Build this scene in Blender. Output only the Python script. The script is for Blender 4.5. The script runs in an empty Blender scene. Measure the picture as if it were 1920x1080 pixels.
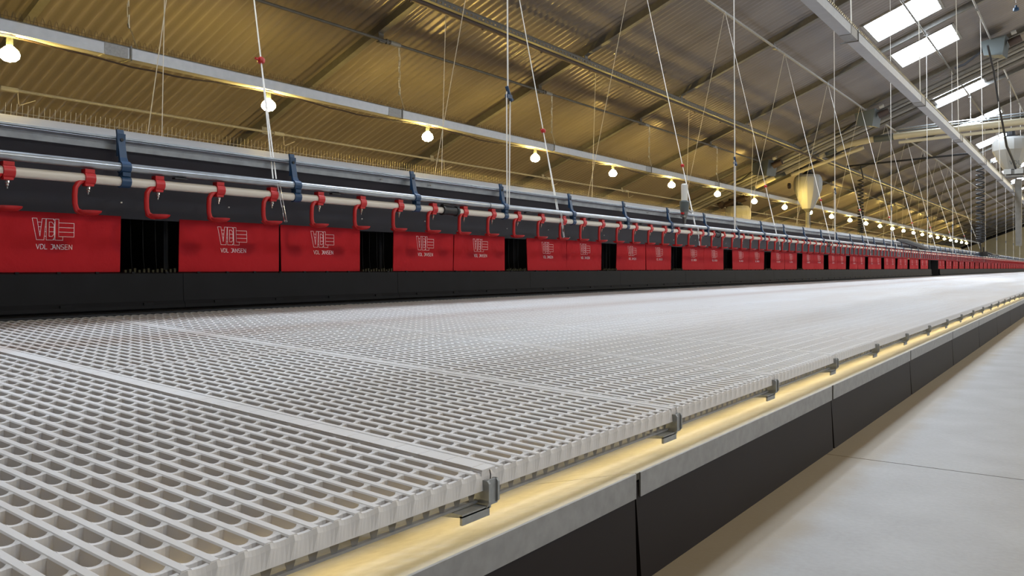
import bpy, math, random
from mathutils import Vector
random.seed(7)
S = bpy.context.scene
COL = S.collection
H = 0.527                       # camera height above the concrete floor; heights below are relative to the camera
# ------------------------------------------------------------------ camera, world, exposure
cam = bpy.data.cameras.new('camera'); cam_o = bpy.data.objects.new('camera', cam); COL.objects.link(cam_o)
cam.sensor_width = 36.0; cam.lens = 36.0 * 1500 / 1920; cam.shift_y = -(540 - 503) / 1920
cam.clip_start = 0.02; cam.clip_end = 300
cam_o.location = (0, 0, H)
cam_o.rotation_euler = (math.radians(90), 0, math.atan(1090 / 1500))
S.camera = cam_o
w = bpy.data.worlds.new('world'); S.world = w; w.use_nodes = True
w.node_tree.nodes['Background'].inputs[0].default_value = (0.75, 0.85, 1, 1)
w.node_tree.nodes['Background'].inputs[1].default_value = 1.0
S.view_settings.view_transform = 'Standard'; S.view_settings.look = 'None'
S.view_settings.exposure = 0.0; S.view_settings.gamma = 1.0; S.view_settings.use_curve_mapping = False
try:
    S.cycles.use_denoising = True
    S.cycles.max_bounces = 7; S.cycles.diffuse_bounces = 5; S.cycles.glossy_bounces = 3
    S.cycles.sample_clamp_indirect = 6.0; S.cycles.caustics_reflective = False; S.cycles.caustics_refractive = False
except Exception: pass
SKY_E = 40.0        # radiance of the skylight panes
LAMP_E = 370.0      # radiance of the bulbs
STRIP_E = 17.0       # radiance of the strip light under the slats

# ------------------------------------------------------------------ materials
def mat(name, col, rough=0.6, metal=0.0, noise=None, bump=0.0, scale=20, spec=0.5, emis=None, estr=0.0, trans=0.0):
    m = bpy.data.materials.new(name); m.use_nodes = True
    nt = m.node_tree; b = nt.nodes['Principled BSDF']
    b.inputs['Base Color'].default_value = (*col, 1); b.inputs['Roughness'].default_value = rough
    b.inputs['Metallic'].default_value = metal; b.inputs['Specular IOR Level'].default_value = spec
    if trans: b.inputs['Transmission Weight'].default_value = trans
    if emis: b.inputs['Emission Color'].default_value = (*emis, 1); b.inputs['Emission Strength'].default_value = estr
    if noise or bump:
        g = nt.nodes.new('ShaderNodeNewGeometry'); n = nt.nodes.new('ShaderNodeTexNoise')
        n.inputs['Scale'].default_value = scale; n.inputs['Detail'].default_value = 5
        nt.links.new(g.outputs['Position'], n.inputs['Vector'])
        if noise:
            r = nt.nodes.new('ShaderNodeValToRGB'); r.color_ramp.elements[0].position = .3; r.color_ramp.elements[1].position = .7
            r.color_ramp.elements[0].color = (*noise, 1); r.color_ramp.elements[1].color = (*col, 1)
            nt.links.new(n.outputs['Fac'], r.inputs[0]); nt.links.new(r.outputs[0], b.inputs['Base Color'])
        if bump:
            bp = nt.nodes.new('ShaderNodeBump'); bp.inputs['Strength'].default_value = bump; bp.inputs['Distance'].default_value = .01
            nt.links.new(n.outputs['Fac'], bp.inputs['Height']); nt.links.new(bp.outputs[0], b.inputs['Normal'])
    return m
M = {}
M['galv'] = mat('galvanised', (.42, .45, .48), .42, .75, (.33, .35, .38), 0, 30)
M['galv_dull'] = mat('galvanised_dull', (.36, .355, .35), .55, .3, (.29, .285, .28), 0, 45)
M['galv_trough'] = mat('galvanised_trough', (.46, .465, .48), .42, .45, (.41, .415, .43), 0, 15)
M['plate'] = mat('matte_plate', (.26, .255, .26), .7, 0, (.23, .225, .23), 0, 5, .3)
M['zinc'] = mat('zinc_bracket', (.36, .37, .375), .55, .15, (.28, .29, .295), 0, 90)
M['galv_sheet'] = mat('galvanised_sheet', (.50, .47, .40), .6, .15, (.43, .40, .34), 0, 60)
M['steel_dark'] = mat('dark_steel', (.18, .175, .165), .5, .2, (.14, .135, .125), 0, 12)
M['steel_rust'] = mat('brown_steel', (.06, .04, .035), .55, .2)
M['wire'] = mat('wire', (.55, .50, .36), .35, .8)
M['wire_dark'] = mat('dark_wire', (.20, .17, .15), .5, .5)
M['red'] = mat('red_plastic', (.50, .012, .014), .42)
M['blue'] = mat('blue_plastic', (.014, .05, .12), .42)
M['pipe'] = mat('white_pipe', (.70, .64, .56), .4)
M['tube'] = mat('tube', (.44, .47, .50), .3, .7, (.36, .38, .41), 0, 18)
M['black'] = mat('black_plastic', (.012, .012, .014), .55, 0, None, 0)
M['ledge'] = mat('black_ledge', (.011, .011, .013), .6, 0, (.008, .008, .009), 0, 8, .15)
M['lid'] = mat('dark_lid_board', (.035, .035, .045), .5, 0, (.028, .028, .036), 0, 6)
M['flap'] = mat('red_flap', (.44, .010, .016), .75, 0, (.43, .0095, .015), .25, 25, .2)
M['print'] = mat('white_print', (.90, .70, .70), .7)
M['rope'] = mat('rope', (.75, .73, .68), .7)
M['ropew'] = mat('white_rope', (.85, .83, .8), .7)
M['chrome'] = mat('chrome', (.7, .7, .7), .2, .9)
M['brown'] = mat('brown_board', (.017, .012, .0115), .6, 0, (.015, .0105, .010), 0, 4, .25)
M['hopper'] = mat('translucent_white_plastic', (.36, .36, .35), .5)
M['duct'] = mat('beige_duct', (.55, .50, .36), .5)
M['grey'] = mat('grey_box', (.10, .115, .115), .5, .3)
M['wall'] = mat('wall_panel', (.80, .70, .44), .6, 0, (.72, .62, .40), 0, 2)
M['bulb'] = mat('lit_bulb', (1, .8, .5), .4, emis=(1, .70, .18), estr=LAMP_E)
M['strip'] = mat('lit_strip', (1, .8, .5), .4, emis=(1, .80, .40), estr=STRIP_E)
M['sky'] = mat('skylight_pane', (.8, .85, .9), .4, emis=(.78, .88, 1.0), estr=SKY_E)
M['clear'] = mat('clear_tube', (.75, .74, .70), .15, 0)

def roof_mat():
    m = mat('roof_sheet', (.27, .25, .23), .30, .4, None, 0)
    nt = m.node_tree; b = nt.nodes['Principled BSDF']
    g = nt.nodes.new('ShaderNodeNewGeometry'); mp = nt.nodes.new('ShaderNodeMapping'); mp.inputs['Scale'].default_value = (.25, 1.2, .25)
    n = nt.nodes.new('ShaderNodeTexNoise'); n.inputs['Scale'].default_value = 1.3; n.inputs['Detail'].default_value = 6
    r = nt.nodes.new('ShaderNodeValToRGB'); r.color_ramp.elements[0].position = .25; r.color_ramp.elements[1].position = .75
    r.color_ramp.elements[0].color = (.225, .20, .19, 1); r.color_ramp.elements[1].color = (.315, .285, .27, 1)
    nt.links.new(g.outputs['Position'], mp.inputs[0]); nt.links.new(mp.outputs[0], n.inputs['Vector'])
    nt.links.new(n.outputs['Fac'], r.inputs[0]); nt.links.new(r.outputs[0], b.inputs['Base Color'])
    return m
M['roof'] = roof_mat()

def slat_mat():                    # off-white plastic with worn, dusty streaks along the house
    m = mat('slat_plastic', (.66, .63, .61), .6, spec=.3)
    nt = m.node_tree; b = nt.nodes['Principled BSDF']; L = nt.links.new
    g = nt.nodes.new('ShaderNodeNewGeometry'); sep = nt.nodes.new('ShaderNodeSeparateXYZ'); L(g.outputs['Position'], sep.inputs[0])
    n = nt.nodes.new('ShaderNodeTexNoise'); n.inputs['Scale'].default_value = 1.1; n.inputs['Detail'].default_value = 4
    mp = nt.nodes.new('ShaderNodeMapping'); mp.inputs['Scale'].default_value = (4, .5, 1)
    L(g.outputs['Position'], mp.inputs[0]); L(mp.outputs[0], n.inputs['Vector'])
    # distance from the dirty streak at x = -2.24
    a = nt.nodes.new('ShaderNodeMath'); a.operation = 'ADD'; a.inputs[1].default_value = 2.24; L(sep.outputs['X'], a.inputs[0])
    ab = nt.nodes.new('ShaderNodeMath'); ab.operation = 'ABSOLUTE'; L(a.outputs[0], ab.inputs[0])
    mr = nt.nodes.new('ShaderNodeMapRange'); mr.inputs[1].default_value = 0.0; mr.inputs[2].default_value = .13; mr.inputs[3].default_value = .5; mr.inputs[4].default_value = 0
    L(ab.outputs[0], mr.inputs[0])
    mu = nt.nodes.new('ShaderNodeMath'); mu.operation = 'MULTIPLY'; L(mr.outputs[0], mu.inputs[0]); L(n.outputs['Fac'], mu.inputs[1])
    mu2 = nt.nodes.new('ShaderNodeMath'); mu2.operation = 'MULTIPLY'; mu2.inputs[1].default_value = 1.5; L(mu.outputs[0], mu2.inputs[0])
    r = nt.nodes.new('ShaderNodeValToRGB'); r.color_ramp.elements[0].position = .3; r.color_ramp.elements[1].position = .7
    r.color_ramp.elements[0].color = (.67, .63, .605, 1); r.color_ramp.elements[1].color = (.73, .715, .715, 1)
    L(n.outputs['Fac'], r.inputs[0])
    mx = nt.nodes.new('ShaderNodeMix'); mx.data_type = 'RGBA'; mx.inputs[7].default_value = (.44, .31, .25, 1)
    L(r.outputs[0], mx.inputs[6]); L(mu2.outputs[0], mx.inputs[0]); L(mx.outputs[2], b.inputs['Base Color'])
    return m
M['slat'] = slat_mat()

def floor_mat():                   # pale concrete with a soft-edged tan band painted along the foot of the boards
    m = mat('concrete', (.5, .48, .46), .5)
    nt = m.node_tree; b = nt.nodes['Principled BSDF']; L = nt.links.new
    g = nt.nodes.new('ShaderNodeNewGeometry'); sep = nt.nodes.new('ShaderNodeSeparateXYZ'); L(g.outputs['Position'], sep.inputs[0])
    n = nt.nodes.new('ShaderNodeTexNoise'); n.inputs['Scale'].default_value = 5; n.inputs['Detail'].default_value = 8; L(g.outputs['Position'], n.inputs['Vector'])
    n2 = nt.nodes.new('ShaderNodeTexNoise'); n2.inputs['Scale'].default_value = 90; n2.inputs['Detail'].default_value = 6; L(g.outputs['Position'], n2.inputs['Vector'])
    ad = nt.nodes.new('ShaderNodeMath'); ad.operation = 'MULTIPLY_ADD'; ad.inputs[1].default_value = .35; L(n2.outputs['Fac'], ad.inputs[0])
    sc = nt.nodes.new('ShaderNodeMath'); sc.operation = 'MULTIPLY'; sc.inputs[1].default_value = .65; L(n.outputs['Fac'], sc.inputs[0]); L(sc.outputs[0], ad.inputs[2])
    r = nt.nodes.new('ShaderNodeValToRGB'); r.color_ramp.elements[0].position = .35; r.color_ramp.elements[1].position = .65
    r.color_ramp.elements[0].color = (.30, .285, .275, 1); r.color_ramp.elements[1].color = (.37, .36, .355, 1)
    L(ad.outputs[0], r.inputs[0])
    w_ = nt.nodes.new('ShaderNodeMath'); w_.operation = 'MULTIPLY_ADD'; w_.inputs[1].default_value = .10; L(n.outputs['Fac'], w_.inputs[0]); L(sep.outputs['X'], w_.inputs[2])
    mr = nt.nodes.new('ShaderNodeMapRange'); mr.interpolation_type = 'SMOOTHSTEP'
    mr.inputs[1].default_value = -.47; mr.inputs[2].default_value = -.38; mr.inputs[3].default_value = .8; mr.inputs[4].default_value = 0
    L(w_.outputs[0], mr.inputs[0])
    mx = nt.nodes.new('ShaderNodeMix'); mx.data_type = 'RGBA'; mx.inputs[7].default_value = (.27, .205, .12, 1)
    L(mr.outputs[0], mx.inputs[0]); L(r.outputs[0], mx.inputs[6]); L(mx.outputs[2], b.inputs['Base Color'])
    bp = nt.nodes.new('ShaderNodeBump'); bp.inputs['Strength'].default_value = .12; bp.inputs['Distance'].default_value = .004
    L(n2.outputs['Fac'], bp.inputs['Height']); L(bp.outputs[0], b.inputs['Normal'])
    return m
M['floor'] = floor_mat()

# ------------------------------------------------------------------ mesh helpers
class MB:
    def __init__(s): s.v = []; s.f = []; s.m = []
    def add(s, vs, fs, mi=0):
        o = len(s.v); s.v += [tuple(p) for p in vs]; s.f += [tuple(i + o for i in f) for f in fs]; s.m += [mi] * len(fs); return s
    def box(s, x0, x1, y0, y1, z0, z1, mi=0):
        return s.add([(x0,y0,z0),(x1,y0,z0),(x1,y1,z0),(x0,y1,z0),(x0,y0,z1),(x1,y0,z1),(x1,y1,z1),(x0,y1,z1)],
              [(3,2,1,0),(4,5,6,7),(0,1,5,4),(1,2,6,5),(2,3,7,6),(3,0,4,7)], mi)
    def prism(s, prof, y0, y1, mi=0):            # (x, z) polygon extruded along y
        n = len(prof)
        return s.add([(x, y0, z) for x, z in prof] + [(x, y1, z) for x, z in prof],
              [tuple(range(n)), tuple(range(2*n-1, n-1, -1))] + [(i, i+n, (i+1) % n + n, (i+1) % n) for i in range(n)], mi)
    def tube(s, pts, r, n=8, mi=0, caps=True):
        pts = [Vector(p) for p in pts]; rs = r if isinstance(r, (list, tuple)) else [r] * len(pts)
        vs = []; up = None
        for i, p in enumerate(pts):
            d = (pts[min(i+1, len(pts)-1)] - pts[max(i-1, 0)]).normalized()
            if up is None: up = Vector((0,0,1)) if abs(d.z) < .9 else Vector((1,0,0))
            a = d.cross(up).normalized(); b = a.cross(d).normalized(); up = b
            for k in range(n):
                t = 2*math.pi*k/n; vs.append(p + (a*math.cos(t) + b*math.sin(t)) * rs[i])
        fs = [(i*n+k, i*n+(k+1)%n, (i+1)*n+(k+1)%n, (i+1)*n+k) for i in range(len(pts)-1) for k in range(n)]
        if caps: fs += [tuple(range(n-1, -1, -1)), tuple((len(pts)-1)*n+k for k in range(n))]
        return s.add(vs, fs, mi)
    def lathe(s, prof, c=(0,0,0), n=20, mi=0):   # prof: (radius, z)
        vs = [(c[0]+r*math.cos(2*math.pi*k/n), c[1]+r*math.sin(2*math.pi*k/n), c[2]+z) for r, z in prof for k in range(n)]
        fs = [(i*n+k, i*n+(k+1)%n, (i+1)*n+(k+1)%n, (i+1)*n+k) for i in range(len(prof)-1) for k in range(n)]
        fs += [tuple(range(n-1, -1, -1)), tuple((len(prof)-1)*n+k for k in range(n))]
        return s.add(vs, fs, mi)
    def mesh(s, name, mats, smooth=False, angle=35):
        me = bpy.data.meshes.new(name); me.from_pydata(s.v, [], s.f)
        for m in (mats if isinstance(mats, (list, tuple)) else [mats]): me.materials.append(M[m] if isinstance(m, str) else m)
        me.polygons.foreach_set('material_index', s.m)
        if smooth:
            me.polygons.foreach_set('use_smooth', [True] * len(s.f))
            if angle: me.set_sharp_from_angle(angle=math.radians(angle))
        me.update(); return me
    def obj(s, name, mats, parent=None, smooth=False, loc=(0,0,0), angle=35):
        return link(name, s.mesh(name, mats, smooth, angle), parent, loc)
def link(name, data, parent=None, loc=(0,0,0)):
    o = bpy.data.objects.new(name, data); COL.objects.link(o); o.location = loc
    if parent: o.parent = parent
    return o
def tag(o, label, cat, group=None, kind=None):
    o['label'] = label; o['category'] = cat
    if group: o['group'] = group
    if kind: o['kind'] = kind
    return o
def thing(name, label, cat, loc=(0,0,0), group=None): return tag(link(name, None, None, loc), label, cat, group)
def struct(o): o['kind'] = 'structure'; return o
def dup(root, loc, label, group=None):
    r = root.copy(); COL.objects.link(r); r.location = loc; r['label'] = label
    if group: r['group'] = group
    for ch in list(root.children):
        c = ch.copy(); COL.objects.link(c); c.parent = r
        for g in list(ch.children):
            d = g.copy(); COL.objects.link(d); d.parent = c
    return r
ONES = 'first second third fourth fifth sixth seventh eighth ninth tenth eleventh twelfth thirteenth fourteenth fifteenth sixteenth seventeenth eighteenth nineteenth'.split()
CARD = {2:'twenty',3:'thirty',4:'forty',5:'fifty',6:'sixty',7:'seventy',8:'eighty',9:'ninety'}
TENS = {2:'twentieth',3:'thirtieth',4:'fortieth',5:'fiftieth',6:'sixtieth',7:'seventieth',8:'eightieth',9:'ninetieth'}
def ordi(n):
    if n < 20: return ONES[n-1]
    if n < 100: return TENS[n//10] if n % 10 == 0 else CARD[n//10] + '-' + ONES[n%10-1]
    return 'hundred and ' + ordi(n-100) if n > 100 else 'hundredth'
def roofz(W, c=5.9): return c - .4 * W

# ------------------------------------------------------------------ shell
YB, YE, XL, XR, XM = -8.0, 85.0, -10.9, 13.9, 1.5
FZ = -0.527
fl = MB()
seams = [2.36 + 5.0 * k for k in range(-2, 17)]
ys = [YB] + seams + [YE]
for i in range(len(ys) - 1):
    a = ys[i] + (.003 if i else 0); b = ys[i+1] - (.003 if i < len(ys) - 2 else 0)
    fl.add([(XL, a, FZ), (XR, a, FZ), (XR, b, FZ), (XL, b, FZ)], [(0, 1, 2, 3)])
for y in seams:
    fl.add([(XL, y-.003, FZ), (XR, y-.003, FZ), (XR, y-.001, FZ-.012), (XL, y-.001, FZ-.012), (XR, y+.003, FZ), (XL, y+.003, FZ)], [(0, 1, 2, 3), (3, 2, 4, 5)])
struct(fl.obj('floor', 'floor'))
struct(MB().box(XL-.1, XL, YB, YE, FZ-.05, 1.62).obj('wall_left', 'wall'))
struct(MB().box(XR, XR+.1, YB, YE, FZ-.05, 1.62).obj('wall_right', 'wall'))
gable = [(XL, FZ-.05), (XR, FZ-.05), (XR, 1.7), (XM, 6.63), (XL, 1.7)]
struct(MB().prism(gable, YE, YE+.1).obj('wall_far', 'wall'))
struct(MB().prism(gable, YB-.1, YB).obj('wall_near', 'wall'))

SKY_Y = [1.5, 6.7, 11.9, 17.1, 19.7, 24.9, 30.1, 35.3, 40.5, 45.7, 50.9, 56.1, 61.3, 66.5, 71.7, 76.9]
def zl(x): return 6.12 + .4 * x if x <= XM else 6.12 + .4 * (2 * XM - x)
def roof_side(x_cuts, name):
    mb = MB(); n = int((YE - YB) / .14 * 6)
    Y = [YB + i * .14 / 6 for i in range(n + 1)]
    A = .017
    for a, b, hole in x_cuts:
        vs = []
        for y in Y:
            dz = A * math.cos(2 * math.pi * y / .14)
            vs += [(a, y, zl(a) + dz), (b, y, zl(b) + dz)]
        fs = []
        for i in range(n):
            ym = (Y[i] + Y[i+1]) / 2
            if hole and any(abs(ym - s) < .66 for s in SKY_Y): continue
            fs.append((2*i, 2*i+2, 2*i+3, 2*i+1) if name == 'left' else (2*i, 2*i+1, 2*i+3, 2*i+2))
        mb.add(vs, fs)
    o = mb.obj('ceiling', 'roof', smooth=True, angle=None); struct(o)
roof_side([(XL-.1, -3.6, 0), (-3.6, -2.4, 1), (-2.4, XM, 0)], 'left')
roof_side([(XM, 5.4, 0), (5.4, 6.6, 1), (6.6, XR+.1, 0)], 'right')
for k, y in enumerate(SKY_Y):
    for side in (0, 1):
        a, b = ((-3.6, -2.4), (5.4, 6.6))[side]
        f = MB()
        for (xa, xb, ya, yb) in ((a-.03, a+.02, y-.69, y+.69), (b-.02, b+.03, y-.69, y+.69), (a, b, y-.69, y-.65), (a, b, y+.65, y+.69)):
            za, zb = zl(xa), zl(xb)
            f.add([(xa,ya,za-.03),(xb,ya,zb-.03),(xb,yb,zb-.03),(xa,yb,za-.03),(xa,ya,za+.05),(xb,ya,zb+.05),(xb,yb,zb+.05),(xa,yb,za+.05)],
                  [(3,2,1,0),(4,5,6,7),(0,1,5,4),(1,2,6,5),(2,3,7,6),(3,0,4,7)])
        fo = f.obj('window_%d' % (k * 2 + side + 1), 'galv_dull'); struct(fo)
        p = MB().add([(a, y-.66, zl(a)+.02), (b, y-.66, zl(b)+.02), (b, y+.66, zl(b)+.02), (a, y+.66, zl(a)+.02)], [(0, 3, 2, 1)])
        p.obj('pane', 'sky', fo)

# roof frames every 3.64 m
RAF = [3.66 - 7.28 + 3.64 * k for k in range(0, 25)]
for k, y in enumerate(RAF):
    mb = MB()
    def sl(x0, x1, ya, yb, c0, c1, mb=mb):
        f = lambda x, c: zl(x) - 6.12 + c
        mb.add([(x0,ya,f(x0,c0)),(x1,ya,f(x1,c0)),(x1,yb,f(x1,c0)),(x0,yb,f(x0,c0)),(x0,ya,f(x0,c1)),(x1,ya,f(x1,c1)),(x1,yb,f(x1,c1)),(x0,yb,f(x0,c1))],
              [(3,2,1,0),(4,5,6,7),(0,1,5,4),(1,2,6,5),(2,3,7,6),(3,0,4,7)])
    for xa, xb in ((XL, XM), (XM, XR)):
        sl(xa, xb, y-.008, y+.008, 5.98, 6.10); sl(xa, xb, y-.045, y+.045, 5.965, 5.98)
    o = mb.obj('roof_rafter', 'steel_dark')
    tag(o, '%s dark steel roof rafter counted from the near end of the house' % ordi(k+1), 'rafter', 'dark steel rafters under the roof')

def brackets(mb, W, z, mi=1):
    for y in RAF:
        mb.box(-W-.006, -W+.006, y-.05, y+.05, z-.04, roofz(W, 5.97), mi)
        mb.box(-W-.03, -W+.03, y-.02, y+.02, z-.05, z-.03, mi)
# long pipes under the roof: (W, z, radius, label, material)
PIPES = [(9.76, 1.99, .018, 'thin galvanised pipe lowest under the roof, just above the nest row', 'galv_dull'),
         (7.38, roofz(7.38)-.02, .020, 'thin grey pipe under the roof carrying the chains of the lamp-lit trough', 'steel_dark'),
         (6.5, roofz(6.5), .020, 'dark pipe under the roof running just above the cable tray', 'steel_dark'),
         (4.69, roofz(4.69), .022, 'grey pipe under the roof from which the slanting cords fan out', 'galv_dull'),
         (2.78, roofz(2.78), .020, 'thin grey pipe crossing below the middle of the skylights', 'steel_dark'),
         (1.87, roofz(1.87), .020, 'topmost thin pipe on the right, holding the tall trough chains', 'galv_dull')]
for W, z, r, lab, mt in PIPES:
    t = thing('support_pipe', lab, 'pipe', (-W, 0, z), 'pipes under the roof')
    MB().tube([(0, YB+.1, 0), (0, YE-.1, 0)], r, 8).obj('pipe', mt, t, True)
    for y in RAF[1:14]:
        if not (0 < y < 45): continue
        MB().box(-.006, .006, y-.045, y+.045, -.035, roofz(W, 5.96)-z).box(-.03, .03, y-.05, y+.05, -.04, -.028).box(-.02, .02, y+.09, y+.12, -.035, .03).obj('bracket', 'steel_dark', t)
        if W > 7: MB().tube([(0, y+.16, 0), (0, y+.34, 0)], r+.012, 8).obj('coupling', 'hopper', t, True)
    if W > 9:
        for y in RAF[2:14]:
            MB().tube([(0, y+.34, -.01), (.0, y+.35, -.15), (.02, y+.36, -.16), (.06, y+.5, -.09)], .004, 5).obj('hook', 'rope', t, True)

# dark conveyor pipe and perforated tray beneath pipe B
t = MB().tube([(0, YB+.2, 0), (0, 80, 0)], .03, 10)
for k in range(60): t.box(-.01, .01, k*1.35, k*1.35+.02, -.045, -.03)
tag(t.obj('dark_conveyor_pipe', 'steel_rust', None, True, (-6.36, 0, 3.11)), 'dark brown round pipe hanging below the perforated cable tray', 'pipe')
mb = MB().box(-.03, .03, YB+.2, 80, 0, .008).box(-.035, -.03, YB+.2, 80, 0, .05).box(.03, .035, YB+.2, 80, 0, .012)
for k in range(620):
    y = 1 + k * .085; mb.box(.03, .036, y, y+.04, .012, .04)
mb.box(.03, .036, 1, 54, .04, .05)
tag(mb.obj('cable_tray', 'steel_dark', None, False, (-6.45, 0, 3.20)), 'dark perforated cable tray under the roof along the brown pipe', 'cable tray')

# ------------------------------------------------------------------ feed troughs with wire loops
def trough(W0, W1, z0, z1, label, cl, shift):
    t = thing('feed_trough', label, 'trough', (-(W0+W1)/2, 0, z0))
    hw = (W1-W0)/2; h = z1-z0
    p = [(-hw, h), (-hw, 0), (hw, 0), (hw, h), (hw-.006, h), (hw-.006, .006), (-hw+.006, .006), (-hw+.006, h)]
    MB().prism(p, -2, 75).obj('channel', 'galv_trough', t)
    mb = MB().box(-hw-.004, -hw+.012, -2, 75, h, h+.006).box(hw-.012, hw+.004, -2, 75, h, h+.006)
    mb.obj('rim', 'steel_dark', t)
    lp = MB(); y = 0.2; k = 0
    while y < 46:
        if y > 14 and k % 2: y += .058; k += 1; continue
        r = .0022 if y < 14 else .003
        lp.tube([(-.012, y, h), (-.006, y+.008, h+.085), (0, y+.015, h+.10), (.006, y+.022, h+.085), (.012, y+.034, h)], r, 3, caps=False)
        y += .058; k += 1
    for zz in (.025, .05): lp.tube([(0, 0, h+zz), (0, 46, h+zz)], .002, 4)
    lp.obj('wire_loops', 'wire_dark' if W0 > 5 else 'wire', t)
    for k in range(20):
        y = shift + 3.66 * k
        MB().box(-hw-.004, hw+.004, y-.11, y+.11, -.004, h-.004).obj('joint_sleeve', 'galv_dull', t)
        MB().box(-hw-.012, -hw-.004, y+.13, y+.145, -.012, h+.02).box(hw+.004, hw+.012, y+.13, y+.145, -.012, h+.02).box(-hw-.05, hw+.012, y+.13, y+.145, -.014, -.006).obj('clamp', 'steel_dark', t)
    return t
trough(7.34, 7.46, 1.97, 2.075, 'long galvanised trough with the row of glowing bulbs beneath it', None, 3.85)
trough(1.77, 1.873, 2.117, 2.20, 'long galvanised trough high on the right, golden-lit on one side', None, 7.75)
def chain_mb(p0, p1, r=.006, link_=.03):
    p0 = Vector(p0); p1 = Vector(p1); L = (p1-p0).length; n = max(2, int(L/link_)); mb = MB()
    for k in range(n):
        a = p0 + (p1-p0) * (k/n); b = p0 + (p1-p0) * ((k+1.25)/n)
        off = Vector((r, 0, 0)) if k % 2 else Vector((0, r, 0))
        mb.tube([a-off*.3, a+off, b+off, b-off*.3], r*.3, 3, caps=False); mb.tube([a+off*.3, a-off, b-off, b+off*.3], r*.3, 3, caps=False)
    return mb
for k in range(12):
    y = 3.98 + 3.66 * k
    mb = chain_mb((-7.38, y, roofz(7.38)-.04), (-7.40, y+.02, 2.30), .010, .09)
    mb.tube([(-7.40, y+.02, 2.31), (-7.38, y+.10, 2.09)], .006, 4).tube([(-7.41, y+.02, 2.32), (-7.41, y+.02, 2.29), (-7.39, y+.03, 2.27)], .009, 5)
    tag(mb.obj('trough_chain', 'wire'), '%s hanging chain from the left above the bulb-lit trough' % ordi(k+1), 'chain', 'chains of the bulb-lit trough')
for k in range(9):
    y = 7.88 + 3.66 * k
    tag(MB().tube([(-1.87, y, roofz(1.87)), (-1.82, y, 2.21)], .006, 5).obj('trough_rope', 'rope'),
        '%s cord from the camera holding the trough high on the right' % ordi(k+1), 'cord', 'cords of the right-hand trough')

# ------------------------------------------------------------------ glowing bulbs
def make_lamp(label):
    t = thing('bulb_lamp', label, 'lamp', group='glowing bulbs under the trough')
    MB().lathe([(.012, .075), (.04, .055), (.066, .03), (.078, .0), (.072, -.03), (.045, -.055), (.006, -.066)], n=14).obj('bulb', 'bulb', t, True)
    MB().lathe([(.018, .14), (.026, .13), (.026, .075), (.016, .07)], n=12).obj('socket', 'grey', t, True)
    MB().box(-.012, .07, -.006, .006, .14, .147).box(.06, .066, -.10, .02, .135, .15).obj('bracket', 'wire', t)
    return t
LY = [2.97 + 2.62 * k for k in range(25)]
lamp0 = None
for k, y in enumerate(LY):
    lab = '%s glowing bulb from the left under the long trough' % ordi(k+1)
    if lamp0 is None: lamp0 = make_lamp(lab); lamp0.location = (-7.40, y, 1.807)
    else: dup(lamp0, (-7.40, y, 1.807), lab)
for k in range(12):
    dup(lamp0, (1.2, 1.9 + 6.2 * k, 2.6), 'glowing bulb beyond the right edge of the picture', 'bulbs of the opposite aisle')
cpts = []
for i in range(0, 300):
    y = .5 + i * .22; ph = ((y - 2.97) / 2.62) % 1
    cpts.append((-7.37, y, 1.945 - .04 * math.sin(math.pi * ph) ** 2 + .006 * math.sin(i * 2.3)))
tag(MB().tube(cpts, .009, 5).obj('lamp_cable', 'steel_rust', None, True), 'dark sagging cable linking the glowing bulbs', 'cable')

# ------------------------------------------------------------------ slat floor
SP = .045
def slat_mesh(variant):
    mb = MB(); L = 1.113; nx = 20; px = (L-.018)/nx; ny = 20; py = .6/ny; T = .026
    for j in range(ny + 1):
        y = j * py; a, b = y-.0058, y+.0058
        if j == 0: a, b = .0012, (.0155 if variant else .010)
        if j == ny: a, b = .6-(.0155 if variant else .010), .5988
        c = .0016
        mb.add([(0,a,-T),(0,a,-c),(0,a+c,0),(0,b-c,0),(0,b,-c),(0,b,-T),(-L,a,-T),(-L,a,-c),(-L,a+c,0),(-L,b-c,0),(-L,b,-c),(-L,b,-T)],
               [(0,6,7,1),(1,7,8,2),(2,8,9,3),(3,9,10,4),(4,10,11,5),(0,1,2,3,4,5)])
    xs = [-.018 - i * px for i in range(nx)] + [-L+.003]
    for x in xs:
        for j in range(ny):
            y0 = j*py+.0052; y1 = (j+1)*py-.0052
            if j == 0: y0 = .010
            if j == ny-1: y1 = .590
            vs = []; Q = 5
            for q in range(Q + 1):
                u = q / Q; y = y0 + (y1-y0)*u; k2 = (2*u-1)**2; z = -.0005 - .0022*(1-k2); hw = .0030 + .0034*k2*k2
                vs += [(x-hw, y, -T+.002), (x-hw, y, z-.0006), (x, y, z), (x+hw, y, z-.0006), (x+hw, y, -T+.002)]
            fs = []
            for q in range(Q):
                o = q*5; fs += [(o+i, o+5+i, o+6+i, o+1+i) for i in range(4)]
            mb.add(vs, fs)
        if not variant:       # interlocking lugs with little notches at the joint
            for (ya, yb) in ((.0012, .012), (.588, .5988)): mb.box(x-.016, x+.008, ya, yb, -.012, -.0003)
    # scalloped outer edge
    vs = []; fs = []; n = ny * 6
    for i in range(n + 1):
        y = .0012 + i * (.5976/n); ph = (i % 6) / 6
        s = math.sin(math.pi * ph) if i % 6 else 0
        vs += [(.0025, y, -T), (.0035 - .0035*s, y, -.006 - .003*s), (.0015-.003*s, y, -.0005-.003*s), (-.0035-.003*s, y, -.0005-.003*s), (-.0045-.003*s, y, -T)]
    for i in range(n):
        o = i*5
        for q in range(4): fs.append((o+q, o+q+1, o+q+6, o+q+5))
    mb.add(vs, fs)
    return mb.mesh('plastic_slat', 'slat', False)
SM = [slat_mesh(0), slat_mesh(1)]
rail = MB().box(-.012, -.006, 0, .6, -.044, -.0405)
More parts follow.
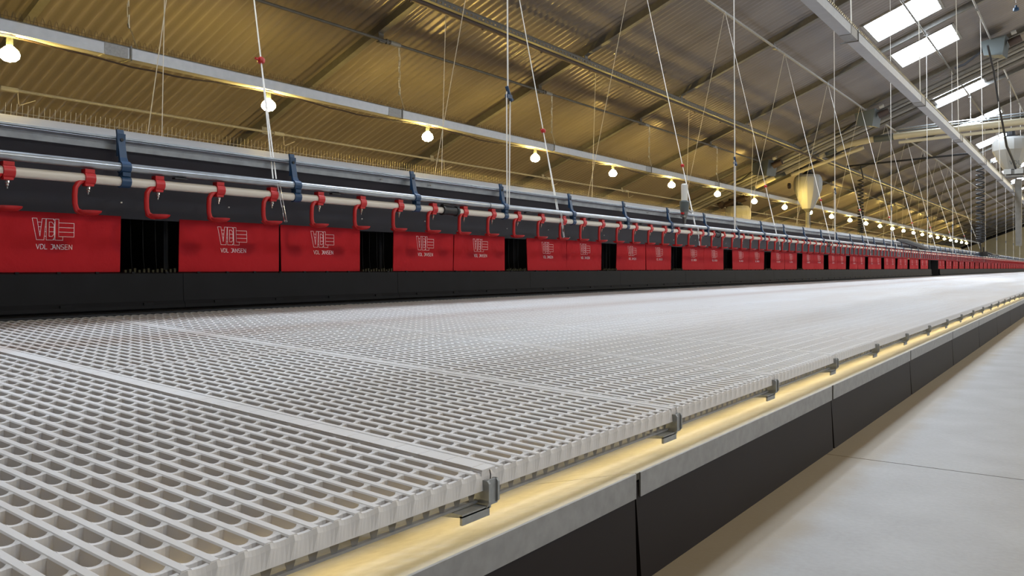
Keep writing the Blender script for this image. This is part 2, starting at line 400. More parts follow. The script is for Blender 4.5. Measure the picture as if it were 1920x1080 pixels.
for j in range(20): 
    y = j*.03; rail.add([(-.008,y-.005,-.025),(-.008,y+.013,-.025),(-.008,y+.008,-.041),(-.008,y,-.041)], [(0,1,2,3),(3,2,1,0)])
rail_me = rail.mesh('edge_rail', 'galv_dull')
PY0 = .864 - 1.2
def slat(row, k):
    x = -.667 if row == 0 else -.667 - 1.116
    y = PY0 + .6 * k
    z = -.274 if row == 0 else -.274 + SP * 1.116
    var = 1 if k in (1, 2) else 0
    o = link('plastic_slat', SM[var], None, (x, y, z)); o.rotation_euler.y = SP
    rn = 'walkway edge' if row == 0 else 'nest side'
    if k < 30: lab = '%s white plastic slat panel from the camera in the %s row' % (ordi(k+1), rn)
    else: lab = 'far white plastic slat panel of the %s row, beyond the readable joints' % rn
    tag(o, lab, 'floor panel', 'white slat panels, %s row' % rn)
    if row == 0 and k < 20: link('edge_rail', rail_me, o)
for k in range(52): slat(0, k)
for k in range(84): slat(1, k)
# cover strip along the first joint
cs = MB()
for j in range(22):
    x0 = -.018 - j*.04977; cs.box(x0-.0490, x0, -.015, .015, -.004, .0012)
cs.box(-1.112, 0, -.0148, .0148, -.006, .0006)
for (x, z, w_) in ((-.667, -.274, 'first'), (-1.783, -.274+SP*1.116, 'second')):
    o = cs.obj('joint_cover', 'slat', None, False, (x, .864, z + .001)); o.rotation_euler.y = SP
    tag(o, '%s smooth white cover strip on the nearest panel joint, counted from the walkway' % w_, 'strip', 'cover strips of the nearest joint')
# galvanised edge brackets
for k in range(-1, 19):
    y = .864 + .6 * k
    t = thing('slat_bracket', '%s galvanised bracket from the camera on the slat edge' % ordi(k+2), 'bracket', (-.667, y, -.278), 'galvanised brackets on the slat edge')
    MB().prism([(-.02, -.008), (.008, -.008), (.011, -.012), (.011, -.037), (.006, -.045), (-.02, -.045)], -.014, -.010).prism([(-.02, -.008), (.008, -.008), (.011, -.012), (.011, -.037), (.006, -.042), (-.02, -.042)], .006, .010).obj('side_plate', 'zinc', t)
    MB().box(.004, .0075, -.012, .010, -.042, -.008).obj('face_plate', 'zinc', t)
    MB().prism([(-.03, -.042), (.006, -.042), (.006, -.046), (-.03, -.05)], -.064, -.003).box(.002, .006, -.064, -.006, -.056, -.044).obj('foot_plate', 'zinc', t)
# strip light under the slats; added shield keeps its glow from the slat holes
t = thing('strip_light', 'warm strip light hidden under the slat edge above the galvanised sheet', 'light', (-.79, 0, -.325))
MB().box(-.02, .02, -1, 14, .010, .014).box(-.024, -.02, -1, 14, -.010, .014).obj('light_shield', 'galv_dull', t)
for k in range(25): MB().tube([(0, -1 + .6*k + .01, 0), (0, -1 + .6*k + .59, 0)], .005, 6).obj('light_tube', 'strip', t)
# sheet, fascia and brown boards along the walkway
for k in range(-2, 9):
    y0 = 1.205 + 1.235 * k; y1 = y0 + 1.235
    n = k + 3
    t = thing('edge_sheet', '%s bent galvanised edge sheet from the camera, lit yellow under the slats' % ordi(n), 'metal sheet', (0, 0, 0), 'bent galvanised sheets along the walkway')
    MB().prism([(-.619, -.344), (-.621, -.3432), (-.96, -.4282), (-.96, -.4302), (-.621, -.3455)], y0+.002, y1-.001).obj('sloping_sheet', 'galv_sheet', t)
    MB().prism([(-.6165, -.3435), (-.6195, -.3435), (-.6195, -.3845), (-.6165, -.3845)], y0+.012, y1-.004).obj('fascia', 'galv_dull', t)
    b = MB(); e = .004
    b.add([(-.621,y0+e+.003,FZ),(-.612,y0+e+.003,FZ),(-.612,y1-e-.006,FZ),(-.621,y1-e-.006,FZ),(-.627,y0+.001,-.36),(-.6215,y0+.001,-.36),(-.6215,y1-.001,-.36),(-.627,y1-.001,-.36)],
          [(3,2,1,0),(4,5,6,7),(0,1,5,4),(1,2,6,5),(2,3,7,6),(3,0,4,7)])
    tag(b.obj('plinth_board', 'brown'), '%s dark brown board from the camera along the walkway' % ordi(n), 'board', 'dark brown plinth boards')
tag(MB().box(-.66, -.648, -1.3, 12, FZ, -.40).obj('backing_board', 'black'), 'black backing seen only through the gaps between brown boards', 'board')

# ------------------------------------------------------------------ nest row
FW = .4845
def text_mesh(body, size):
    c = bpy.data.curves.new('lettering', 'FONT'); c.body = body; c.size = size; c.resolution_u = 2; c.align_x = 'CENTER'; c.offset = size*.006
    o = bpy.data.objects.new('lettering', c); COL.objects.link(o)
    me = bpy.data.meshes.new_from_object(o)
    vs = [tuple(v.co) for v in me.vertices]; fs = [tuple(p.vertices) for p in me.polygons]
    bpy.data.objects.remove(o); bpy.data.curves.remove(c); bpy.data.meshes.remove(me)
    return vs, fs
TXT = text_mesh('VDL JANSEN', 1.0)
tx = [v[0] for v in TXT[0]]; ty = [v[1] for v in TXT[0]]
LOGO = [([(0,46),(10.5,46),(17.5,8),(22,46),(30.5,46),(26.5,0),(10,0)], 1), ([(12.3,38),(20.7,38)], 0), ([(14,28),(19.6,28)], 0), ([(15.8,18),(18.6,18)], 0),
        ([(27.6,8),(31.5,8)], 0), ([(28.6,18),(31.5,18)], 0), ([(29.6,28),(31.5,28)], 0),
        ([(31.5,46),(50,46),(55,40),(55,6),(50,0),(31.5,0)], 1), ([(38,39),(44,39),(49,33),(49,13),(45,8),(38,8)], 1), ([(38,28),(49,28)], 0), ([(38,18),(49,18)], 0),
        ([(56.2,46),(64.5,46),(64.5,8),(74,8),(74,0),(56.2,0)], 1), ([(64.5,38),(100,38),(100,8),(64.5,8)], 1), ([(64.5,28),(100,28)], 0), ([(64.5,18),(100,18)], 0)]
def flap_mesh(skew, seed):
    rnd = random.Random(seed); mb = MB(); ny, nz = 16, 8; Z0, Z1 = -.014, .198
    ph = rnd.random() * 6; am = .004 if seed % 3 else .008
    def P(y, z, off=0):
        q = (Z1 - z) / (Z1 - Z0)
        x = am * q * math.sin(y * 9 + ph) + .012 * q * 0 + off
        yy = y + skew * q * (1 - abs(2*y/FW - 1)*.5) + (.004 if y < FW/2 else -.003)
        return (x, yy, z)
    vs = [P(j*FW/ny, Z0 + (Z1-Z0)*i/nz, 0) for i in range(nz+1) for j in range(ny+1)]
    vs += [P(j*FW/ny, Z0 + (Z1-Z0)*i/nz, -.004) for i in range(nz+1) for j in range(ny+1)]
    N = (ny+1)*(nz+1); fs = []
    for i in range(nz):
        for j in range(ny):
            a = i*(ny+1)+j; fs += [(a, a+1, a+ny+2, a+ny+1), (N+a+ny+1, N+a+ny+2, N+a+1, N+a)]
    for i in range(nz):
        a = i*(ny+1); b = a+ny+1; fs.append((a, b, N+b, N+a)); a += ny; b += ny; fs.append((b, a, N+a, N+b))
    for j in range(ny): fs.append((j+1, j, N+j, N+j+1)); a = nz*(ny+1)+j; fs.append((a, a+1, N+a+1, N+a))
    mb.add(vs, fs, 0)
    cx = .242
    for pts, closed in LOGO:
        pts = [(cx - .073 + p[0]*.00146, .098 + p[1]*.0016) for p in pts]
        seg = list(zip(pts, pts[1:] + pts[:1])) if closed else [(pts[0], pts[1])]
        for (a, b) in seg:
            dx, dz = b[0]-a[0], b[1]-a[1]; l = math.hypot(dx, dz); nx_, nz_ = -dz/l*.00075, dx/l*.00075; ex, ez = dx/l*.0005, dz/l*.0005
            q = [(a[0]-ex+nx_, a[1]-ez+nz_), (a[0]-ex-nx_, a[1]-ez-nz_), (b[0]+ex-nx_, b[1]+ez-nz_), (b[0]+ex+nx_, b[1]+ez+nz_)]
            mb.add([P(y, z, .0012) for y, z in q], [(0, 1, 2, 3)], 1)
    GL = {'V': [[(0,1),(.5,0),(1,1)]], 'D': [[(0,0),(0,1),(.6,1),(1,.7),(1,.3),(.6,0),(0,0)]], 'L': [[(0,1),(0,0),(.8,0)]], 'J': [[(.1,1),(.7,1),(.7,.2),(.5,0),(0,0)]],
          'A': [[(0,0),(.5,1),(1,0)],[(.2,.35),(.8,.35)]], 'N': [[(0,0),(0,1),(1,0),(1,1)]], 'S': [[(.95,1),(.2,1),(0,.8),(.1,.55),(.9,.45),(1,.2),(.8,0),(.05,0)]], 'E': [[(.9,1),(0,1),(0,0),(.9,0)],[(0,.52),(.8,.52)]]}
    yy, gw, gh, gs = cx - .059, .0098, .0160, .0038
    for ch in 'VDL JANSEN':
        for pl in GL.get(ch, []):
            for a, b in zip(pl, pl[1:]):
                a = (yy + a[0]*gw, .0665 + a[1]*gh); b = (yy + b[0]*gw, .0665 + b[1]*gh)
                dx, dz = b[0]-a[0], b[1]-a[1]; l = math.hypot(dx, dz); w2 = .00092; nx_, nz_ = -dz/l*w2, dx/l*w2; ex, ez = dx/l*w2*.8, dz/l*w2*.8
                q = [(a[0]-ex+nx_, a[1]-ez+nz_), (a[0]-ex-nx_, a[1]-ez-nz_), (b[0]+ex-nx_, b[1]+ez-nz_), (b[0]+ex+nx_, b[1]+ez+nz_)]
                mb.add([P(y, z, .0014) for y, z in q], [(0, 1, 2, 3)], 1)
        yy += (gw * .45 + gs) if ch == ' ' else gw * (.85 if ch == 'L' else 1) + gs
    return mb.mesh('flap', ['flap', 'print'], True, 40)
FM = [flap_mesh(s, i) for i, s in enumerate((0, .006, -.005, .0, .012, -.008))]
# nest box parts, local x: 0 at the flap plane, y: 0..1.2
nb = {}
mb = MB().prism([(-.02, .20), (-.005, .185), (.125, .42), (.115, .43)], 0, 1.2); nb['lid_board'] = mb.mesh('lid_board', 'lid')
mb = MB()
for (sy, sz) in ((.2, .25), (.5, .21), (.7, .3), (.95, .24), (1.1, .36), (.35, .37)):
    x = -.005 + .13*(sz-.185)/.235; mb.box(x, x+.006, sy, sy+.006, sz, sz+.005)
nb['screws'] = mb.mesh('screw_heads', 'rope')
mb = MB().prism([(.012, -.016), (.03, -.02), (.034, -.125), (.046, -.14), (.046, -.152), (.03, -.158), (.012, -.15)], .001, 1.199)
for q in range(4): mb.box(.040, .048, .13+.3*q, .17+.3*q, -.1405, -.130)
for q in range(9): mb.box(.026, .034, .06+.133*q, .072+.133*q, -.02, -.013)
nb['ledge'] = mb.mesh('ledge', 'ledge')
mb = MB().box(-.5, .02, 0, 1.2, -.19, -.16)       # bottom
for y in (0, 1.19): mb.box(-.5, -.09, y, y+.01, -.16, .19)
mb.box(-.5, -.49, 0, 1.2, -.16, .25)
nb['carcass'] = mb.mesh('carcass', 'black')
mb = MB()
for q in range(5):
    y = .98 + q*.05; mb.tube([(-.05, y, .19), (-.055+.004*(q%2), y+.004, .05), (-.05, y+.008, -.02)], .0010, 4, caps=False)
nb['strip_curtain'] = mb.mesh('strip_curtain', 'black')
mb = MB().box(-.012, -.004, .965, 1.205, .192, .203); nb['top_trim'] = mb.mesh('top_trim', 'galv_dull')
mb = MB()
for q in range(12): mb.box(-.004, .012, .975+q*.018, .983+q*.018, -.016, -.006+.003*(q % 3))
nb['grass_mat'] = mb.mesh('grass_mat', mat('dry_mat', (.035, .03, .012), .9))
NY0 = .587 - 2.4
cat_n = 0
for k in range(44):
    y = NY0 + 1.2 * k
    if k == 18: continue
    cat_n += 1
    n = k - 1
    if k <= 1: lab = 'red-flapped nest box cut by the left edge of the picture' if k == 1 else 'nest box just outside the left edge of the picture'
    elif k < 19: lab = '%s complete nest box from the left with two red flaps' % ordi(k-1)
    elif k < 30: lab = '%s red-flapped nest box beyond the black doorway' % ordi(k-18)
    else: lab = 'far red-flapped nest box towards the end of the house'
    t = thing('nest_box', lab, 'nest box', (-2.93, y, 0), 'nest boxes in the long row')
    for nm in ('lid_board', 'ledge', 'carcass', 'top_trim'): link(nm, nb[nm], t)
    if k < 10: link('screw_head', nb['screws'], t); link('strip_curtain', nb['strip_curtain'], t); link('grass_mat', nb['grass_mat'], t)
    fa, fb = FM[(k*2) % 3], FM[(k*2+1) % 3]
    if k == 5: fa = FM[4]
    if k == 4: fb = FM[5]
    link('flap', fa, t); link('flap', fb, t, (0, FW + .0015, 0))
# doorway through the nest row
dw = thing('nest_doorway', 'black open passage interrupting the row of red flaps far along', 'doorway', (-2.93, 19.787, 0))
MB().box(-.5, -.49, 0, 1.2, -.18, .2).box(-.5, 0, -.005, .03, -.18, .2).box(-.5, 0, 1.17, 1.205, -.18, .2).obj('opening', 'black', dw)
link('lid_board', nb['lid_board'], dw)
# long nest roof, front channel, base
t = thing('nest_roof', 'long pale grey nest roof carrying the row of thin wire spikes', 'roof', (0, 0, 0))
MB().prism([(-2.80, .462), (-4.69, .822), (-6.58, .462), (-6.58, .455), (-4.69, .812), (-2.80, .452)], -2, 84).obj('roof_plate', 'plate', t)
MB().prism([(-2.79, .466), (-2.775, .462), (-2.772, .455), (-2.79, .450), (-2.795, .418), (-2.80, .418), (-2.80, .466)], -2, 84).obj('front_channel', 'galv', t)
MB().prism([(-2.772, .452), (-2.768, .4495), (-2.79, .444), (-2.795, .450)], -2, 84).obj('bright_edge', 'galv', t)
for y in (2.75, 3.1, 5.6, 8.9):
    MB().box(-2.79, -2.776, y, y+.008, .425, .432).obj('bolt', 'chrome', t)
MB().box(-6.5, -2.96, -2, 84, -.52, -.19).obj('base', 'black', t)
sp = MB(); y = .6; k = 0
while y < 40:
    st = .028 if y < 12 else .056
    r = .0011 if y < 12 else .0022
    sp.tube([(-4.69, y, .815), (-4.69, y+.003, .885)], r, 3, caps=False); y += st
sp.tube([(-4.69, .4, .837), (-4.69, 84, .837)], .0013, 4)
sp.obj('wire_spikes', 'wire', t)
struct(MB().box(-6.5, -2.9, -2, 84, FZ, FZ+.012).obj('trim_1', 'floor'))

# ------------------------------------------------------------------ drinker line
WD = 2.74
PEND = 50
t = thing('drinker_pipe', 'long cream water pipe carrying the red drinkers before the nests', 'pipe', (-WD, 0, .302))
MB().tube([(0, -1, 0), (0, PEND, 0)], .0165, 12).obj('pipe', 'pipe', t, True)
for y in (3.21, 6.89, 10.6, 14.3):
    MB().tube([(0, y-.05, 0), (0, y+.05, 0)], .022, 12).tube([(0, y-.062, 0), (0, y-.048, 0)], .026, 12).tube([(0, y+.048, 0), (0, y+.062, 0)], .026, 12).obj('coupling', 'black', t, True)
t = thing('support_tube', 'long galvanised tube directly above the cream water pipe', 'tube', (-WD, 0, .352))
MB().tube([(0, -1, 0), (0, PEND, 0)], .0155, 12).obj('tube', 'tube', t, True)
for y in (3.55, 7.25): MB().tube([(0, y-.002, 0), (0, y+.002, 0)], .0165, 12).obj('joint_ring', 'black', t)
for k in range(20):
    y = .9 + .75*k; MB().box(-.008, .012, y, y+.05, -.024, -.018).obj('clip', 'black', t)

def drinker_parts():
    clip = MB(); n = 16
    clip.tube([(0, -.017, 0), (0, .017, 0)], .0225, n).box(-.014, .014, -.016, .016, .018, .031).box(-.012, .012, -.014, .014, -.026, -.018)
    clip.prism([(-.013, -.01), (.013, -.01), (.01, .01), (-.01, .01)], -.032, -.016)
    arm = MB().tube([(.004, -.014, -.004), (.006, -.034, -.016), (.008, -.046, -.034), (.008, -.048, -.060), (.006, -.046, -.088), (.004, -.040, -.106), (.002, -.026, -.115), (0, -.008, -.118)], [.010, .0095, .009, .0085, .0085, .009, .010, .008], 8)
    cup = MB().lathe([(.010, -.124), (.030, -.121), (.040, -.114), (.0425, -.108), (.040, -.108), (.030, -.116), (.008, -.118)], (0, 0, 0), 20)
    nip = MB().lathe([(.005, -.022), (.0065, -.026), (.0065, -.036), (.0045, -.038), (.0045, -.044), (.002, -.046), (.002, -.054)], n=8)
    return clip, arm, cup, nip
cl, ar, cu, ni = drinker_parts()
mcl, mar, mcu, mni = cl.mesh('clip', 'red', True), ar.mesh('arm', 'red', True, 60), cu.mesh('cup', 'red', True), ni.mesh('nipple', 'chrome', True)
d0 = thing('cup_drinker', '', 'drinker', (-WD, 0, .302), 'red drinkers on the cream pipe')
for nm, me in (('clip', mcl), ('arm', mar), ('cup', mcu), ('nipple', mni)): link(nm, me, d0)
far = MB(); far.v = []
for b, mi in ((cl, 0), (ar, 0), (cu, 0), (ni, 1)): far.add(b.v, b.f, mi)
far_me = far.mesh('cup_drinker', ['red', 'chrome'], True)
for k in range(186):
    y = .844 + .2485 * k
    if k < 99: lab = '%s red cup drinker from the left on the cream pipe' % ordi(k+1)
    else: lab = 'far red cup drinker where the cups merge into one red band'
    g = 'red drinkers on the cream pipe'
    if k == 0: d0.location.y = y; d0['label'] = lab
    elif k < 60: dup(d0, (-WD, y, .302), lab, g)
    else: tag(link('cup_drinker', far_me, None, (-WD, y, .302)), lab, 'drinker', g)
# blue hangers
def hanger_mb():
    a = MB().add([(-.035,-.012,.185),(-.026,-.012,.185),(-.026,.012,.185),(-.035,.012,.185),(-.014,-.013,.085),(-.004,-.013,.085),(-.004,.013,.085),(-.014,.013,.085),
                  (-.004,-.016,.06),(.008,-.016,.06),(.008,.016,.06),(-.004,.016,.06)],
                 [(0,1,2,3),(1,0,4,5),(2,1,5,6),(3,2,6,7),(0,3,7,4),(5,4,8,9),(6,5,9,10),(7,6,10,11),(4,7,11,8),(8,11,10,9)])
    a.box(-.026, -.018, -.015, .015, .09, .17); a.box(-.022, -.016, -.011, .011, .10, .135)
    c = MB().tube([(0, -.017, .05), (0, .017, .05)], .0215, 14).box(-.012, .018, -.014, .014, .018, .032).tube([(0, -.017, 0), (0, .017, 0)], .0215, 14)
    h = MB().tube([(-.018, 0, .148), (-.0135, 0, .148)], .006, 8)
    return a, c, h
a_, c_, h_ = hanger_mb()
h0 = thing('pipe_hanger', '', 'hanger', (-WD, 0, .302), 'blue hangers of the water pipe')
a_.obj('strap', 'blue', h0); c_.obj('clamp', 'blue', h0, True); h_.obj('hole', 'black', h0)
for k in range(66):
    y = 1.465 - .744 + .744 * k
    lab = '%s blue plastic hanger from the left holding the cream pipe' % ordi(k+1) if k < 45 else 'far blue hanger near the end of the drinker line'
    if k == 0: h0.location.y = y; h0['label'] = lab
    else: dup(h0, (-WD, y, .302), lab)

# ------------------------------------------------------------------ cords
for k in range(13):
    y = 3.73 + 3.62 * k
    t = thing('lifting_rope', '%s upright white cord from the left, rising from the red drinker line' % ordi(k+1), 'cord', (-WD, y, 0), 'upright cords of the drinker line')
    MB().tube([(0, 0, 1.03), (-.02, 0, roofz(2.78))], .0045 if y < 12 else .0042, 5).obj('cord', 'ropew', t, True)
    MB().tube([(0, -.012, 1.02), (0, -.008, .36)], .004, 5).tube([(0, .022, .97), (0, .012, .36)], .004, 5).obj('doubled_cord', 'ropew', t, True)
    MB().box(-.01, .01, -.014, .03, .985, 1.005).tube([(0, -.012, 1.05), (0, .03, .975)], .011, 6).tube([(0, .03, .975), (0, .045, .985)], .009, 6).obj('cord_adjuster', 'blue', t, True)
for k in range(12):
    yb = 2.10 + 2.16 * k if k < 9 else 2.10 + 2.16*8 + 3*(k-8); ya = 3.1 + 3.0 * k
    top = Vector((-4.67, ya, roofz(4.67))); bot = Vector((-WD+.0, yb, .37))
    t = thing('slanting_rope', '%s slanting cord from the left ending in a chain at the drinkers' % ordi(k+1), 'cord', (0, 0, 0), 'slanting cords to the drinker line')
    bead = bot + (top-bot) * .155
    MB().tube([bead, top], .0034 if ya < 14 else .0036, 5).obj('cord', 'rope', t, True)
    MB().tube([bot + Vector((0, -.008, 0)), bead], .0028, 4).tube([bot + Vector((0, .008, 0)), bead], .0028, 4).obj('doubled_cord', 'ropew', t, True)
    MB().lathe([(.006, -.016), (.016, -.01), (.018, 0), (.016, .01), (.006, .016)], bead, 8).tube([bead, bead+Vector((.0, -.03, .005))], .006, 5).obj('bead', 'red', t, True)
    chain_mb(bot + Vector((.026, .0, -.02)), bot + Vector((.026, .035, -.17)), .006, .026).obj('chain', 'chrome', t)
    yk = 3.65 * (k+1)
    tag(MB().tube([top, (-6.64, yk, .40)], .0034 if ya < 14 else .0036, 5).obj('rear_rope', 'rope', None, True), '%s slanting cord from the left passing down behind the nest roof' % ordi(k+1), 'cord', 'slanting cords behind the nests')
for k in range(12):
    y = 3.85 + 3.70 * k
    tag(MB().tube([(-6.5, y, roofz(6.5)), (-6.6, y, .35)], .0034 if y < 14 else .0036, 5).obj('rear_upright_rope', 'rope', None, True),
        '%s upright thin cord from the left going down behind the nest roof' % ordi(k+1), 'cord', 'upright cords behind the nests')
# water regulator on the drinker line
t = thing('water_regulator', 'clear water regulator standing above the drinker line beside the bulbs', 'regulator', (-WD, 6.2, .36))
MB().lathe([(.006, .20), (.026, .19), (.028, .33), (.02, .34), (.006, .342)], n=12).obj('clear_tube', 'clear', t, True)
MB().lathe([(.02, .08), (.036, .12), (.04, .19), (.028, .20)], n=12).obj('body', 'grey', t, True)
MB().lathe([(.01, 0), (.014, .04), (.032, .10), (.03, .12)], n=10).box(-.01, .02, -.06, -.02, .06, .075).obj('base', 'steel_dark', t, True)
MB().box(-.01, .012, -.05, -.03, .085, .10).box(-.01, .012, .02, .045, .315, .335).obj('lever', 'red', t)
MB().tube([(0, .03, .13), (.02, .09, .11), (.02, .12, .12)], .010, 6).obj('spout', 'hopper', t, True)
# black strap lying over the nest roof far along
tag(MB().tube([(-2.78, 15.3, .50), (-2.76, 15.9, .49), (-2.75, 17.3, .44), (-2.74, 18.4, .385)], [.02, .045, .045, .02], 6).obj('black_hose', 'black', None, True), 'black hose slung over the nest roof before the doorway', 'hose')

# ------------------------------------------------------------------ far equipment
# bundle of conduits along the roof slope
for q, (dy, r, mt, c) in enumerate(((.30, .05, 'steel_dark', 5.80), (.55, .04, 'galv_dull', 5.76), (.80, .05, 'steel_dark', 5.74), (1.10, .045, 'galv_dull', 5.74), (1.42, .04, 'steel_dark', 5.72))):
    y = 21.9 + dy
    tag(MB().tube([(-10.4, y, c-4.16), (1.4, y, c+.56)], r, 8).obj('roof_conduit', mt, None, True),
        '%s conduit from the camera in the bundle sloping under the roof' % ordi(q+1), 'conduit', 'bundle of sloping conduits')
def winch(W, y, lab):
    z = roofz(W)
    t = thing('winch_box', lab, 'winch', (-W, y, z-.18), 'grey winch boxes on the conduit bundle')
    MB().add([(-.2,-.15,-.2),(.16,-.15,-.24),(.2,.5,-.2),(-.12,.5,-.12),(-.26,-.15,.12),(.22,-.15,.2),(.26,.5,.22),(-.2,.5,.16)],
             [(3,2,1,0),(4,5,6,7),(0,1,5,4),(1,2,6,5),(2,3,7,6),(3,0,4,7)]).obj('housing', 'grey', t)
    MB().tube([(.26, .1, .05), (.50, .1, .14)], [.09, .08], 12).obj('motor', 'steel_rust', t, True)
    MB().tube([(.32, -.1, .22), (.42, -.1, .25)], .045, 10).obj('end_switch', 'hopper', t, True)
    MB().tube([(-.15, 0, 0), (-.6, .05, -.3), (-.8, .1, -.35)], .03, 6).obj('cable', 'black', t, True)
winch(4.69, 21.9, 'grey winch box where the slanting-cord pipe meets the conduit bundle')
winch(7.38, 21.9, 'grey winch box lowest on the conduit bundle above the bulbs')
winch(1.80, 21.0, 'grey winch box highest on the conduit bundle at the upper right')
t = thing('air_duct', 'beige round duct crossing the house and bending down along the roof', 'duct', (0, 0, 0))
MB().tube([(-8.7, 24, 2.33), (-7.5, 24, 2.82), (-6.6, 24, 3.20), (-5.6, 24, 3.52), (-5.0, 24, 3.60), (-4.3, 24, 3.63), (1.0, 24, 3.80)], .085, 14).obj('duct', 'duct', t, True)
for (p, q) in (((-7.7, 2.74), (-7.4, 2.86)), ((-6.25, 3.31), (-5.95, 3.41)), ((-4.95, 3.60), (-4.45, 3.625)), ((-8.5, 2.42), (-8.3, 2.5))):
    MB().tube([(p[0], 24, p[1]), (q[0], 24, q[1])], .098, 14).obj('collar', 'grey', t, True)
MB().tube([(-4.3, 23.9, 3.44), (1.0, 23.9, 3.62)], .042, 10).tube([(-7.2, 23.9, 2.75), (-5.2, 23.9, 3.38)], .05, 8).obj('lower_pipe', 'duct', t, True)
for q, (z, c) in enumerate(((4.05, 'grey'), (4.15, 'galv'), (3.95, 'galv'))):
    tag(MB().tube([(-4.6, 25.2+.2*q, z-.1), (1.0, 25.2+.2*q, z+.1)], .02, 6).obj('cross_conduit', c), '%s thin bluish pipe crossing above the beige duct' % ('lowest', 'topmost', 'middle')[(1, 1, 0)[q] if q != 2 else 0] if q != 0 else 'middle thin bluish pipe crossing above the beige duct', 'pipe', 'thin pipes above the duct')

def hopper(W, y, z0, z1, R, lab, text=False):
    t = thing('feed_hopper', lab, 'hopper', (-W, y, z0), 'white feed hoppers')
    h = z1 - z0
    MB().lathe([(.40*R, 0), (.46*R, .06*h), (.76*R, .34*h), (.98*R, .60*h), (R, .80*h), (.93*R, .93*h), (.80*R, h), (.1, h+.01)], n=14).obj('tank', 'hopper', t, True, angle=20)
    MB().lathe([(.15, h), (.17, h+.05), (.11, h+.08), (.09, h+.22), (.02, h+.24)], n=10).tube([(0, 0, h+.16), (-.3, 0, h+.22)], .045, 8).obj('inlet', 'black', t, True)
    MB().lathe([(.06, -.12), (.30*R, -.03), (.40*R, 0)], n=10).obj('outlet', 'steel_dark', t, True)
    return t
h1 = hopper(7.0, 24.9, 1.80, 2.82, .42, 'white feed hopper hanging left above the row of bulbs')
MB().tube([(0, 0, -.10), (0, 0, -.75)], .07, 8).obj('drop_tube', 'steel_dark', h1, True)
MB().tube([(-.56, -.1, .72), (-.50, -.1, .72)], .09, 10).obj('side_knob', 'steel_rust', h1, True)
h2 = hopper(1.84, 26.0, 2.72, 3.60, .46, 'large white feed hopper at the right edge behind the golden trough')
vs, fs = text_mesh('VDL', .17)
c2, s2 = math.cos(.55), math.sin(.55)
lt = MB(); lt.add([(.12 + v[0]*c2, -.345 + v[0]*s2*.5, .10 + v[1]) for v in vs], fs)
lt.obj('lettering', 'grey', h2)
MB().box(-.10, .42, -.2, .2, -.14, -.02).box(-.20, .30, -.24, .16, -.22, -.17).obj('gearbox', 'steel_dark', h2)
MB().box(-.16, .02, -.26, -.2, -.14, 0).box(.10, .30, -.26, -.2, -.14, 0).obj('side_plate', 'hopper', h2)
MB().prism([(.09, -.26), (.25, -.26), (.25, -.9), (.25, -2.1), (.11, -2.1), (.09, -.9)], -.06, .06).obj('drop_tube', 'steel_dark', h2)
h3 = hopper(9.1, 24.7, 1.0, 1.96, .40, 'low cream hopper half hidden behind the nest roof')
MB().tube([(-.4, 0, 1.0), (-.1, 0, 1.12), (.25, 0, 1.22)], .11, 8).tube([(-.62, 0, 1.02), (-.5, 0, 1.10)], .15, 8).tube([(.2, 0, 1.34), (.34, 0, 1.42)], .16, 8).obj('motor', 'steel_rust', h3, True)
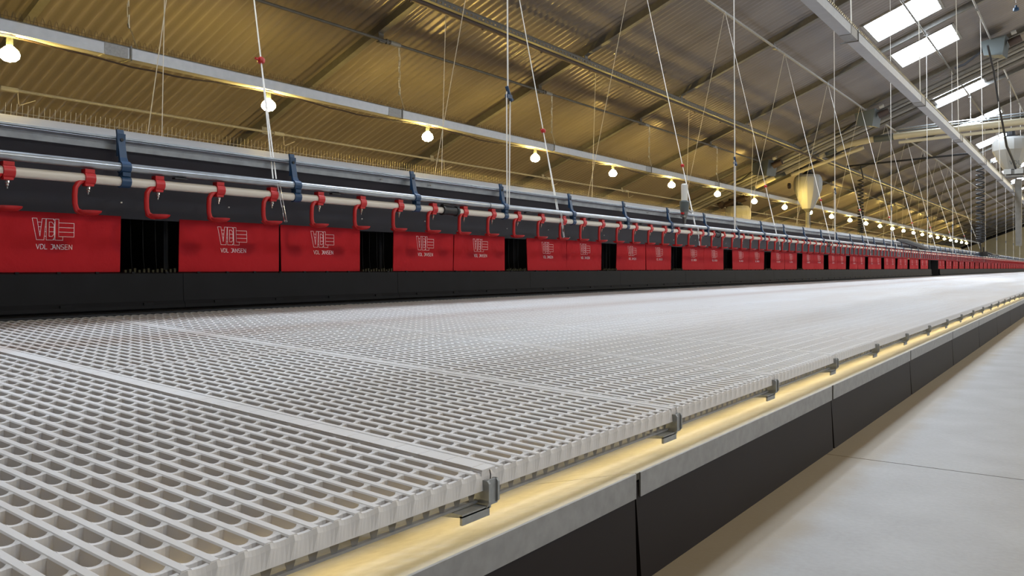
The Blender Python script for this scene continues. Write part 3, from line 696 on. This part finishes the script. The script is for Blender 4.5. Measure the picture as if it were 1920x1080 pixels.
# horizontal arm and coiled cables
tag(MB().tube([(-6.75, 27.6, 3.32), (-6.2, 27.6, 3.34), (-2.95, 27.6, 3.46)], .03, 8).box(-4.3, -4.27, 27.58, 27.62, 3.45, 3.52).obj('cable_boom', 'black', None, True), 'slim black horizontal arm from which the coiled cable hangs', 'arm')
def coil(x, y, ztop, zc, zb, lab, R):
    pts = [(x, y, ztop)]
    n = 20; stp = 12
    for i in range(n*stp + 1):
        q = i/(n*stp); z = zc + (zb-zc) * (1 - (1-q)**1.35)
        a = 2*math.pi*i/stp; pts.append((x + R*math.cos(a), y + R*math.sin(a)*.8, z))
    pts += [(x, y, zb-.05), (x+.03, y, zb-.3)]
    return tag(MB().tube(pts, .02, 5).obj('coiled_cable', 'black', None, True), lab, 'cable', 'black coiled cables')
coil(-6.1, 27.6, 3.33, 2.90, 1.1, 'black coiled cable hanging in the middle of the roof space', .085)
coil(-2.74, 27.6, 3.10, 3.0, .80, 'black coiled cable at the right, ending at the drinker line', .11)
tag(MB().box(-.1, .12, -.12, .12, -.06, .08).tube([(0, 0, .08), (0, 0, .22)], .02, 6).tube([(.1, 0, .05), (.2, .2, .0), (.3, 1.0, -.02)], .03, 6).obj('cable_box', 'black', None, False, (-2.68, 27.9, .42)), 'small black box on the drinker line below the coiled cable', 'box')
# hanging black chain to the large hopper
pts = [(-1.88, 20.4, 4.9), (-1.86, 21.5, 4.55), (-1.86, 22.6, 4.0), (-1.82, 23.3, 3.55), (-1.78, 23.8, 3.1), (-1.72, 25.0, 2.85), (-1.7, 25.5, 2.70)]
tag(MB().tube(pts, [.022, .022, .022, .025, .03, .03, .03], 6).obj('black_chain_hose', 'black', None, True), 'black hose hanging from the upper winch box to the large hopper', 'hose')
for (X, Y, Z, lab) in ((-1.1, 16.6, 4.55, 'upper blue plug hanging on a wire at the top right'), (-.98, 17.4, 4.28, 'lower blue plug hanging on a wire at the top right')):
    t = thing('hanging_plug', lab, 'plug', (X, Y, Z), 'blue plugs on wires')
    MB().lathe([(.008, .08), (.018, .075), (.018, .04), (.045, .03), (.05, -.02), (.02, -.03)], n=12).obj('plug', 'blue', t, True)
    MB().tube([(-.03, 0, 1.05), (0, 0, .12)], .005, 4).obj('wire', 'wire_dark', t)
# end cap window of light pipes across far roof
for k in range(5):
    y = 30 + k * 9.5
    tag(MB().tube([(-10.2, y, 1.75), (-7.6, y, 2.72)], .025, 6).obj('pale_brace', 'duct', None, True), '%s pale sloping brace from the camera above the far bulbs' % ordi(k+1), 'brace', 'pale braces above the far bulbs')
tag(MB().tube([(-10.5, 84.5, 1.62), (1.4, 84.5, 6.4)], .12, 8).obj('gable_pipe', 'black'), 'black pipe sloping along the top of the far end wall', 'pipe')

# ------------------------------------------------------------------ lift everything so that the concrete floor is z = 0
for o in list(S.objects):
    if o.parent is None and o is not cam_o: o.location.z += H
